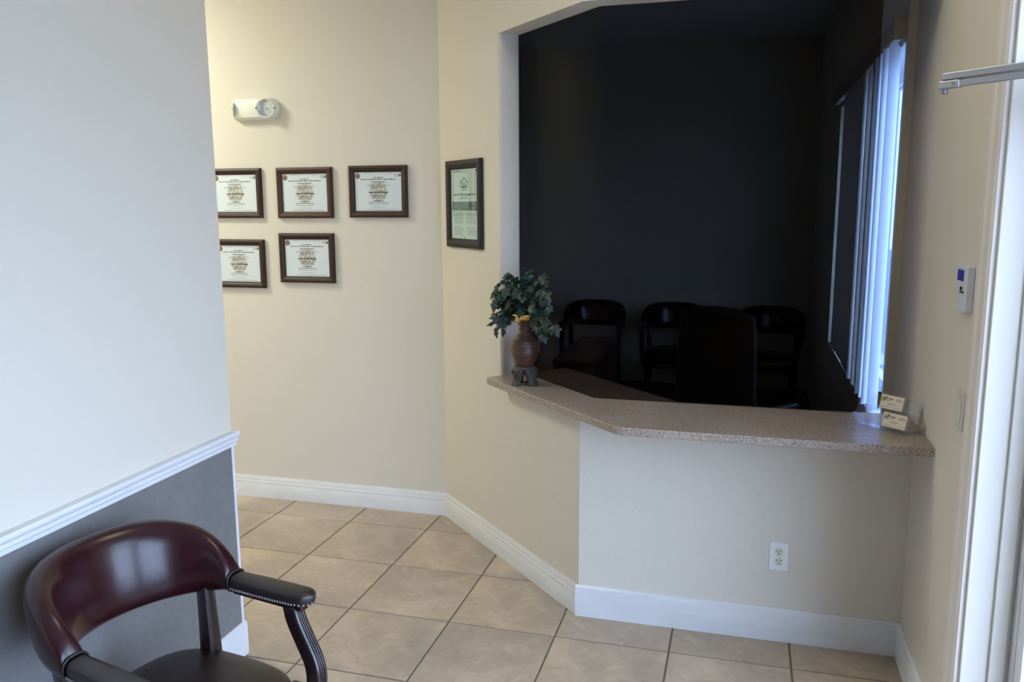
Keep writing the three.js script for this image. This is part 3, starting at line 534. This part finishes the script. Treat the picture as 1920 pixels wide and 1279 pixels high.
/* ------------------------------------------------ captain's chairs */
function superRing(c, ex, ey, hx, hy, n = 28, e = 2.6) {   // superellipse ring round c in the plane of ex, ey
  const r = []; for (let k = 0; k < n; k++) { const a = k / n * Math.PI * 2, ca = Math.cos(a), sa = Math.sin(a); const u = Math.sign(ca) * Math.pow(Math.abs(ca), 2 / e) * hx, v = Math.sign(sa) * Math.pow(Math.abs(sa), 2 / e) * hy; r.push(c.clone().addScaledVector(ex, u).addScaledVector(ey, v)); } return r;
}
function makeChair(label, group) {
  const o = thing('captains_chair', label, 'chair', [0, 0, 0], 0, group);
  const a = 0.225, b = 0.255, UPV = V(0, 1, 0);
  const arc = (t) => V(-a * Math.cos(t), 0, b * Math.sin(t));
  const outw = (t) => V(-b * Math.cos(t), 0, a * Math.sin(t)).normalize();
  // horseshoe back
  const rings = [], N = 56;
  for (let i = 0; i <= N; i++) {
    const t = (i / N - 0.5) * Math.PI * 1.0, k = Math.abs(t) / (Math.PI / 2), e = 1 - Math.pow(k, 3.2);
    const top = 0.672 + 0.158 * Math.pow(e, 0.9), bot = 0.618 - 0.028 * (1 - k * k), hy = (top - bot) / 2, cy = (top + bot) / 2, th = 0.032 + 0.014 * e;
    const ow = outw(t), c = arc(t).addScaledVector(ow, 0.004); c.y = cy;
    const ring = superRing(c, ow, UPV, th, hy, 30, 2.5);
    for (const p of ring) { const f = (p.y - 0.60) / 0.23, lean = 0.055 * Math.max(0, f) * e; p.addScaledVector(ow, lean); }   // the back leans outwards as it rises
    rings.push(ring);
  }
  part(o, 'backrest', loft(rings), M.leather, 'glossy burgundy vinyl backrest');
  for (const s of [-1, 1]) {
    // arm pad
    const ar = []; const L = 0.285;
    for (let i = 0; i <= 22; i++) {
      const u = i / 22, end = u > 0.86 ? Math.sqrt(Math.max(0.0001, 1 - Math.pow((u - 0.86) / 0.14, 2))) : 1;
      const c = V(0.002 + u * L, 0.649 - 0.004 * u, s * (b + 0.004 + 0.012 * u));
      ar.push(superRing(c, V(0, 0, 1), UPV, (0.030 + 0.006 * Math.sin(u * 2.4)) * (0.25 + 0.75 * end), 0.023 * (0.55 + 0.45 * end), 24, 2.8));
    }
    const pad = part(o, 'arm_pad', loft(ar), M.leatherSeat, 'dark vinyl arm pad edged with nailheads');
    // nailheads round the lower edge
    const nh = []; const put = (x, z) => { const g = new THREE.SphereGeometry(0.0042, 8, 5); g.translate(x, 0.634, z); nh.push(g); };
    for (let i = 1; i < 26; i++) { const u = i / 26 * 0.86; for (const q of [-1, 1]) put(0.002 + u * L, s * (b + 0.004 + 0.012 * u) + q * (0.0305 + 0.006 * Math.sin(u * 2.4))); }
    for (let i = 0; i <= 9; i++) { const f = i / 9 * Math.PI - Math.PI / 2; put(0.002 + 0.86 * L + Math.cos(f) * 0.14 * L, s * (b + 0.015) + Math.sin(f) * 0.034); }
    const nm = part(pad, 'nailheads', merge(nh), M.nail); nm.userData.kind = 'stuff';
    const pip = superRing(V(0.003, 0.6475, s * (b + 0.004)), V(0, 0, 1), UPV, 0.034, 0.029, 24, 2.6); pip.push(pip[0].clone());
    part(pad, 'piping', tube(pip, 0.0035, 48, 6), M.leatherSeat);
    part(o, 'arm_rail', rbox(0.0, 0.262, 0.608, 0.628, s * (b + 0.008) - 0.017, s * (b + 0.008) + 0.017, 0.006), M.chairWood);
    // curved front post
    const pr = [], bez = new THREE.CatmullRomCurve3([V(0.215, 0.618, s * (b + 0.010)), V(0.226, 0.58, s * (b + 0.008)), V(0.258, 0.525, s * (b + 0.004)), V(0.296, 0.465, s * (b - 0.002)), V(0.306, 0.41, s * (b - 0.006)), V(0.290, 0.36, s * (b - 0.01))]);
    for (let i = 0; i <= 20; i++) { const p = bez.getPoint(i / 20), tg = bez.getTangent(i / 20), nrm = V(0, 0, 1).cross(tg).normalize(); pr.push(superRing(p, V(0, 0, 1), nrm, 0.022, 0.025, 20, 5)); }
    const post = part(o, 'front_post', loft(pr), M.chairWood);
    for (const q of [-0.008, 0, 0.008]) { const pts = []; for (let i = 0; i <= 14; i++) { const u = 0.06 + 0.9 * i / 14, p = bez.getPoint(u), tg = bez.getTangent(u), nrm = V(0, 0, 1).cross(tg).normalize(); pts.push(p.addScaledVector(nrm, 0.0245 * Math.sign(nrm.x || 1)).add(V(0, 0, q))); } part(post, 'flute', tube(pts, 0.0028, 28, 6), M.chairWood); }
    // rear post and legs
    const rp = [];
    for (const [x, y, z, h] of [[-0.085, 0.625, 0.232, 0.016], [-0.073, 0.52, 0.226, 0.0175], [-0.060, 0.40, 0.218, 0.020], [-0.11, 0.20, 0.222, 0.019], [-0.18, 0.0, 0.232, 0.015]]) rp.push(superRing(V(x - 0.012, y, s * z), V(1, 0, 0), V(0, 0, 1), h * 1.25, h * 1.25, 16, 6));
    part(o, 'rear_post', toCreasedNormals(loft(rp.map((r) => r.reverse())), 0.5), M.chairWood);
    const fl = []; for (const [x, y, h] of [[0.255, 0.40, 0.024], [0.258, 0.22, 0.021], [0.262, 0.0, 0.015]]) fl.push(superRing(V(x, y, s * 0.215), V(1, 0, 0), V(0, 0, 1), h, h, 16, 6).reverse());
    part(o, 'front_leg', toCreasedNormals(loft(fl), 0.5), M.chairWood);
  }
  // seat: domed vinyl cushion on a wooden rail
  const sp = (f) => { const ring = []; for (let k = 0; k < 40; k++) { const q = k / 40 * Math.PI * 2, c = Math.cos(q), s = Math.sin(q), e = 2 / 3.4; ring.push(V(0.045 + Math.sign(c) * Math.pow(Math.abs(c), e) * 0.255 * f[0], f[1], Math.sign(s) * Math.pow(Math.abs(s), e) * (0.258 - 0.018 * Math.max(0, -c)) * f[0])); } return ring.reverse(); };
  const seat = loft([[0.9, 0.345], [0.97, 0.35], [1, 0.37], [1, 0.395], [0.975, 0.413], [0.9, 0.427], [0.7, 0.438], [0.4, 0.444], [0.1, 0.446]].map(sp)); part(o, 'seat', seat, M.leatherSeat, 'dark vinyl domed seat');
  part(o, 'seat_rail', loft([[0.9, 0.295], [0.92, 0.30], [0.92, 0.35]].map(sp)), M.chairWood);
  return o;
}
{
  const c = makeChair('burgundy vinyl captain\'s chair with nailhead arms against the grey wainscot');
  c.position.set(1.055, 0, 2.704); c.rotation.y = -0.2;
  const G = 'dark captain\'s chairs against the far office wall';
  [[1.19, -3.16, 0.05, 'dark armchair against the office far wall, behind the ivy vase'], [1.93, -3.12, 0.03, 'dark armchair against the office far wall, partly behind the high-backed desk chair'], [2.76, -3.02, -0.12, 'dark armchair against the office far wall, nearest the window blinds']].forEach(([x, z, t, label]) => {
    const k = c.clone(); k.name = numbered('captains_chair'); k.position.set(x, 0, z); k.rotation.y = -Math.PI / 2 + t; k.userData = { label, category: 'chair', group: G }; scene.add(k);
  });
}

/* ------------------------------------------------ office: desk and desk chair */
{
  const d = thing('office_credenza', 'dark red-brown wooden credenza inside the dark office', 'cabinet', [1.37, 0, -1.12]);
  part(d, 'top', metricUV(rbox(0, 0.28, 0.725, 0.76, -0.5, 0.5, 0.005)), M.deskWood);
  part(d, 'body', metricUV(rbox(0.01, 0.26, 0.0, 0.725, -0.48, 0.48, 0.003)), M.deskWood);
  for (const z of [-0.24, 0.24]) { const q = part(d, 'door', metricUV(rbox(0.262, 0.278, 0.06, 0.71, z - 0.225, z + 0.225, 0.003)), M.deskWood); part(q, 'knob', new THREE.SphereGeometry(0.012, 12, 8).translate(0.286, 0.42, z * 0.3), M.darkSteel); }

  const c = thing('desk_chair', 'black high-backed swivel chair between the counter and the office chairs', 'chair', [2.53, 0, -0.12], -0.5);
  // faces local -x... the back stands at local +z
  const rg = []; for (let i = 0; i <= 18; i++) { const u = i / 18, y = 0.52 + u * 0.70, w = 0.235 * (1 - 0.12 * Math.pow(u, 3)) * (u > 0.93 ? Math.sqrt(1 - Math.pow((u - 0.93) / 0.08, 2) * 0.9) : 1), z = 0.20 + 0.10 * u + 0.03 * Math.sin(u * 5); rg.push(superRing(V(0, y, z), V(1, 0, 0), V(0, 0, -1), w, 0.05 - 0.012 * u, 28, 3)); }
  part(c, 'backrest', loft(rg), M.blackVinyl);
  const sr = []; for (const [f, y] of [[0.85, 0.42], [1, 0.44], [1, 0.49], [0.9, 0.515], [0.4, 0.525]]) sr.push(superRing(V(0, y, -0.02), V(1, 0, 0), V(0, 0, -1), 0.25 * f, 0.25 * f, 28, 3.4)); part(c, 'seat', loft(sr), M.blackVinyl);
  for (const s of [-1, 1]) { part(c, 'armrest', tube([[s * 0.27, 0.45, 0.05], [s * 0.30, 0.55, 0.0], [s * 0.30, 0.68, -0.06], [s * 0.295, 0.70, 0.05], [s * 0.28, 0.70, 0.16], [s * 0.25, 0.66, 0.23]], 0.017, 40, 10), M.blackPlastic); }
  const col = new THREE.CylinderGeometry(0.028, 0.028, 0.34, 16); col.translate(0, 0.26, 0); part(c, 'gas_column', col, M.blackPlastic);
  for (let k = 0; k < 5; k++) { const q = k / 5 * Math.PI * 2; const leg = rbox(0.02, 0.30, 0.065, 0.095, -0.018, 0.018, 0.006); leg.rotateY(q); part(c, 'base_leg', leg, M.blackPlastic); const w = new THREE.CylinderGeometry(0.028, 0.028, 0.04, 16); w.rotateX(Math.PI / 2); w.translate(0.285, 0.029, 0); w.rotateY(q); part(c, 'castor', w, M.blackPlastic); }
}

/* ------------------------------------------------ vase and ivy */
const VX = 1.583, VZ = 0.868;
{
  const o = thing('vase', 'ribbed brown urn vase on a carved footed stand on the counter', 'vase', [VX, CH, VZ]);
  const prof = [[0.0, 0.082], [0.036, 0.083], [0.044, 0.092], [0.055, 0.118], [0.066, 0.146], [0.0695, 0.168], [0.067, 0.186], [0.055, 0.205], [0.038, 0.222], [0.0285, 0.238], [0.027, 0.256], [0.029, 0.272], [0.036, 0.286], [0.040, 0.290], [0.036, 0.292], [0.0, 0.288]];
  const cur = new THREE.SplineCurve(prof.map(([a, b]) => new THREE.Vector2(a, b))), pts = [];
  for (let i = 0; i <= 150; i++) { const p = cur.getPoint(i / 150); const rib = p.y > 0.10 && p.y < 0.28 ? 0.0011 * Math.sin(p.y * 2 * Math.PI / 0.0085) : 0; pts.push(new THREE.Vector2(Math.max(0.0001, p.x + rib), p.y)); }
  part(o, 'urn_body', new THREE.LatheGeometry(pts, 48), M.vase);
  const br = [[0.030, 0.286], [0.044, 0.292], [0.058, 0.304], [0.068, 0.322], [0.071, 0.325], [0.070, 0.320], [0.060, 0.302], [0.046, 0.289], [0.030, 0.283]].map(([a, b]) => new THREE.Vector2(a, b));
  part(o, 'brass_bowl', new THREE.LatheGeometry(br, 40), M.brass, 'polished brass bowl');
  const st = new THREE.Group(); st.name = 'stand'; st.userData.label = 'carved grey-brown footed stand'; o.add(st);
  const plate = new THREE.LatheGeometry([[0.0001, 0.068], [0.046, 0.068], [0.050, 0.072], [0.050, 0.080], [0.045, 0.085], [0.0001, 0.085]].map(([a, b]) => new THREE.Vector2(a, b)), 32); part(st, 'plate', plate, M.stone);
  for (let k = 0; k < 4; k++) {
    const q = k / 4 * Math.PI * 2 + 0.62, ex = V(-Math.sin(q), 0, Math.cos(q)), rd = V(Math.cos(q), 0, Math.sin(q)), rings = [];
    [[0.036, 0.078, 0.026, 0.018], [0.041, 0.062, 0.031, 0.020], [0.043, 0.048, 0.029, 0.018], [0.042, 0.034, 0.024, 0.016], [0.043, 0.022, 0.021, 0.015], [0.048, 0.012, 0.022, 0.017], [0.053, 0.004, 0.023, 0.019], [0.053, 0.0, 0.021, 0.017]].forEach(([r, y, hw, hd], i) => {
      const ring = superRing(rd.clone().multiplyScalar(r).setY(y), ex, rd, hw, hd, 20, 2.2); ring.forEach((p, j) => { const w = 1 + 0.13 * Math.sin(j * 1.9 + i * 2.3); p.x = rd.x * r + (p.x - rd.x * r) * w; p.z = rd.z * r + (p.z - rd.z * r) * w; }); rings.push(ring);
    });
    part(st, 'foot', loft(rings), M.stone);
    for (const s of [-1, 1]) { const sp = []; for (let i = 0; i <= 16; i++) { const f = i / 16 * 4.4 * Math.PI / 2, rr2 = 0.012 * (1 - i / 20); sp.push(rd.clone().multiplyScalar(0.059).addScaledVector(ex, s * (0.010 + rr2 * Math.cos(f))).setY(0.055 + rr2 * Math.sin(f) * 1.3)); } part(st, 'scroll', tube(sp, 0.0032, 30, 6), M.stone); }
  }
}
{
  const p = thing('ivy_plant', 'dark green trailing artificial ivy spilling from the vase on the counter', 'plant', [VX, CH + 0.29, VZ]);
  // leaf variants: five-lobed, folded along the midrib
  const leafGeo = (s, fold, curl) => {
    const out = [[0, 0], [0.30, -0.10], [0.52, 0.10], [0.40, 0.28], [0.62, 0.50], [0.50, 0.66], [0.30, 0.62], [0.20, 0.86], [0, 1.12]];
    const pos = [], uv = [], put = (x, y) => { pos.push(x * s, (-fold * Math.abs(x) - curl * y * y + 0.05 * Math.sin(x * 7 + y * 5)) * s, y * s); uv.push(x, y); };
    for (const m of [1, -1]) for (let k = 0; k < out.length - 1; k++) { const a = out[k], b = out[k + 1], c = [0, Math.min(1, 0.12 + 0.11 * k)], c2 = [0, Math.min(1.0, 0.12 + 0.11 * (k + 1))]; const tri = [[c, a, b], [c, b, c2]]; for (const t of tri) for (const q of (m > 0 ? t : [t[0], t[2], t[1]])) put(q[0] * m, q[1]); }
    const g = new THREE.BufferGeometry(); g.setAttribute('position', new THREE.Float32BufferAttribute(pos, 3)); g.setAttribute('uv', new THREE.Float32BufferAttribute(uv, 2)); g.computeVertexNormals(); return g;
  };
  const G = [leafGeo(0.036, 0.35, 0.25), leafGeo(0.044, 0.2, 0.4), leafGeo(0.032, 0.5, 0.15), leafGeo(0.050, 0.3, 0.3)];
  let n = 0, ns = 0;
  const clampP = (v) => { const d = (VX + v.x) - (VZ + v.z) - (0.8843 - 0.022 - 0.055); if (d > 0) { v.x -= d / 2; v.z += d / 2; } return v; };   // keep clear of the glass
  const leaf = (pos, dir, k, sc = 1) => {
    clampP(pos);
    if (pos.x > -0.05 && pos.x < 0.045 && pos.y > -0.06 && pos.y < 0.055 && pos.z > 0) return;   // the bowl shows between the leaves
    const l = part(p, n ? 'leaf_' + String(n).padStart(3, '0') : 'leaf', G[k ?? Math.floor(rnd() * 4)], M.leaves[Math.floor(rnd() * 4)]); n++;
    l.position.copy(pos); const up = V(rr(-0.6, 0.3), rr(0.3, 1), rr(0.1, 0.9)).normalize(), z = dir.clone().normalize(), x = up.clone().cross(z).normalize(), y = z.clone().cross(x);
    l.quaternion.setFromRotationMatrix(new THREE.Matrix4().makeBasis(x, y, z)); l.scale.setScalar(sc * rr(0.75, 1.15));
  };
  const stem = (pts, r = 0.0018) => { part(p, ns ? 'stem_' + String(ns).padStart(3, '0') : 'stem', tube(pts.map((q) => clampP(q)), r, 20, 5), M.stem); ns++; };
  // upright and arching sprays
  for (let i = 0; i < 38; i++) {
    const az = rnd() * Math.PI * 2, reach = rr(0.05, 0.135), hgt = rr(0.09, 0.262) * (1 - 0.35 * reach / 0.135), drop = rr(0, 0.05);
    const c = new THREE.QuadraticBezierCurve3(V(0, 0.0, 0), V(Math.cos(az) * reach * 0.35, hgt * 1.05, Math.sin(az) * reach * 0.35), V(Math.cos(az) * reach, hgt - drop, Math.sin(az) * reach));
    const pts = []; for (let k = 0; k <= 5; k++) pts.push(c.getPoint(k / 5)); stem(pts);
    for (const t of [0.55, 0.75, 0.9, 1.0]) { const q = c.getPoint(t), tg = c.getTangent(t); leaf(q, tg.add(V(rr(-0.9, 0.9), rr(-0.7, 0.3), rr(-0.3, 0.9)))); }
  }
  // trailing sprays, in the places the photograph shows: to the left, to the right and over the front of the bowl
  for (const [ex, ey, ez, k] of [[-0.135, 0.0, 0.06, 5], [-0.12, -0.03, 0.07, 5], [-0.09, -0.035, 0.06, 5], [-0.135, 0.06, 0.03, 4], [-0.125, 0.10, 0.05, 5], [0.10, -0.02, 0.13, 5], [0.15, -0.005, 0.16, 5], [0.175, 0.01, 0.19, 4], [0.12, -0.035, 0.16, 4], [0.13, 0.14, 0.12, 5], [0.11, 0.20, 0.09, 5], [0.03, 0.225, 0.05, 5], [-0.07, 0.21, 0.04, 5], [-0.11, 0.17, 0.03, 5], [0.15, 0.09, 0.15, 4], [0.02, 0.12, 0.10, 5], [-0.05, 0.09, 0.11, 5], [0.07, 0.08, 0.13, 5]]) {
    const c = new THREE.QuadraticBezierCurve3(V(0, 0.01, 0), V(ex * 0.45, Math.max(0.07, ey * 0.8 + 0.075), ez * 0.5), V(ex, ey, ez)), pts = [];
    for (let q = 0; q <= 6; q++) pts.push(c.getPoint(q / 6)); stem(pts, 0.0016);
    for (let q = 0; q < k; q++) { const t = 0.45 + 0.55 * q / (k - 1); leaf(c.getPoint(t), c.getTangent(t).add(V(rr(-0.8, 0.8), rr(-0.9, 0.2), rr(0, 0.8))), undefined, 0.95); }
  }
}

/* ------------------------------------------------ business card holder and cards */
{
  const cardTex = canvasTex(512, 290, (x, w, h) => {
    x.fillStyle = '#f2e6d6'; x.fillRect(0, 0, w, h);
    x.save(); x.transform(1, 0, -0.32, 1, 44, 0); x.fillStyle = '#1d1916'; x.fillRect(28, 44, 17, 92); x.fillRect(74, 30, 17, 106); x.fillRect(30, 88, 66, 13); x.restore();
    x.strokeStyle = '#1d1916'; x.lineWidth = 8; x.beginPath(); x.moveTo(16, 120); x.quadraticCurveTo(70, 20, 150, 40); x.stroke();
    printLine(x, 190, 74, 150, 24, '#6e655c'); printLine(x, 170, 112, 110, 14, '#8a8076'); printLine(x, 410, 78, 150, 18, '#8a8076'); printLine(x, 410, 104, 130, 10, '#a89d90');
    printLine(x, 250, 178, 170, 15, '#7d7368'); printLine(x, 250, 204, 110, 10, '#a89d90'); printLine(x, 120, 250, 180, 11, '#94897c'); printLine(x, 390, 250, 150, 9, '#b3a798');
  });
  const cardTexY = canvasTex(512, 290, (x, w, h) => { x.drawImage(cardTex.image, 0, 0); x.fillStyle = 'rgba(226,206,70,.55)'; x.fillRect(0, 0, 34, 150); x.fillRect(34, 120, 46, 36); });
  const rot = -42 * D2R;
  const h = thing('card_holder', 'clear acrylic two-tier business card holder at the end of the counter', 'card holder', [2.95, CH, 1.25], rot);   // local +x along its front
  const W = 0.195, t = 0.0025;
  const ac = (n, g) => part(h, n, g, M.acrylic);
  // each pocket: floor, lip, sloping back
  const pocket = (y, z, nm) => {
    ac(nm + '_floor', box(0, W, y, y + t, z - 0.034, z));
    ac(nm + '_lip', box(0, W, y, y + 0.014, z, z + t));
    const b = box(0, W, 0, 0.052, -t, 0); b.rotateX(-0.30); b.translate(0, y, z - 0.034); ac(nm + '_back', b);
  };
  pocket(0.006, 0.0, 'front_pocket'); pocket(0.058, -0.047, 'rear_pocket');
  ac('side', prism([[0, 0], [0, -0.095], [t, -0.095], [t, 0]], 0, 0.012)); ac('side', prism([[W - t, 0], [W - t, -0.095], [W, -0.095], [W, 0]], 0, 0.012));
  ac('rear_leg', box(0, t, 0, 0.058, -0.085, -0.047)); ac('rear_leg', box(W - t, W, 0, 0.058, -0.085, -0.047));
  const stack = (label, x0, y, z, count, tex) => {
    const s = thing('business_card_stack', label, 'business cards', [2.95, CH, 1.25], rot, 'cream business cards in the holder');
    const plain = std({ color: lin(0.74, 0.66, 0.55), roughness: 0.75 }), printed = std({ map: tex, color: lin(0.82, 0.80, 0.78), roughness: 0.7 });
    const q = new THREE.Group(); q.name = 'cards'; q.position.set(x0, y, z); q.rotation.x = -0.30; s.add(q);
    for (let k = 0; k < count; k++) { const g = box(0, 0.089, 0, 0.051, 0, 0.0012); const m = part(q, k ? 'card_' + String(k).padStart(3, '0') : 'card', g, plain); m.position.set(rr(-0.0008, 0.0008), 0, k * 0.00135); }
    const f = new THREE.PlaneGeometry(0.089, 0.051); f.translate(0.0445, 0.0255, count * 0.00135 + 0.0002); part(q, 'printed_face', f, printed);
  };
  stack('cream business cards standing in the lower pocket of the clear holder', 0.095, 0.010, -0.031, 17, cardTex);
  stack('cream business cards with yellow edge in the upper pocket of the clear holder', 0.045, 0.062, -0.078, 10, cardTexY);
}

shade(scene);
renderer.render(scene, camera);
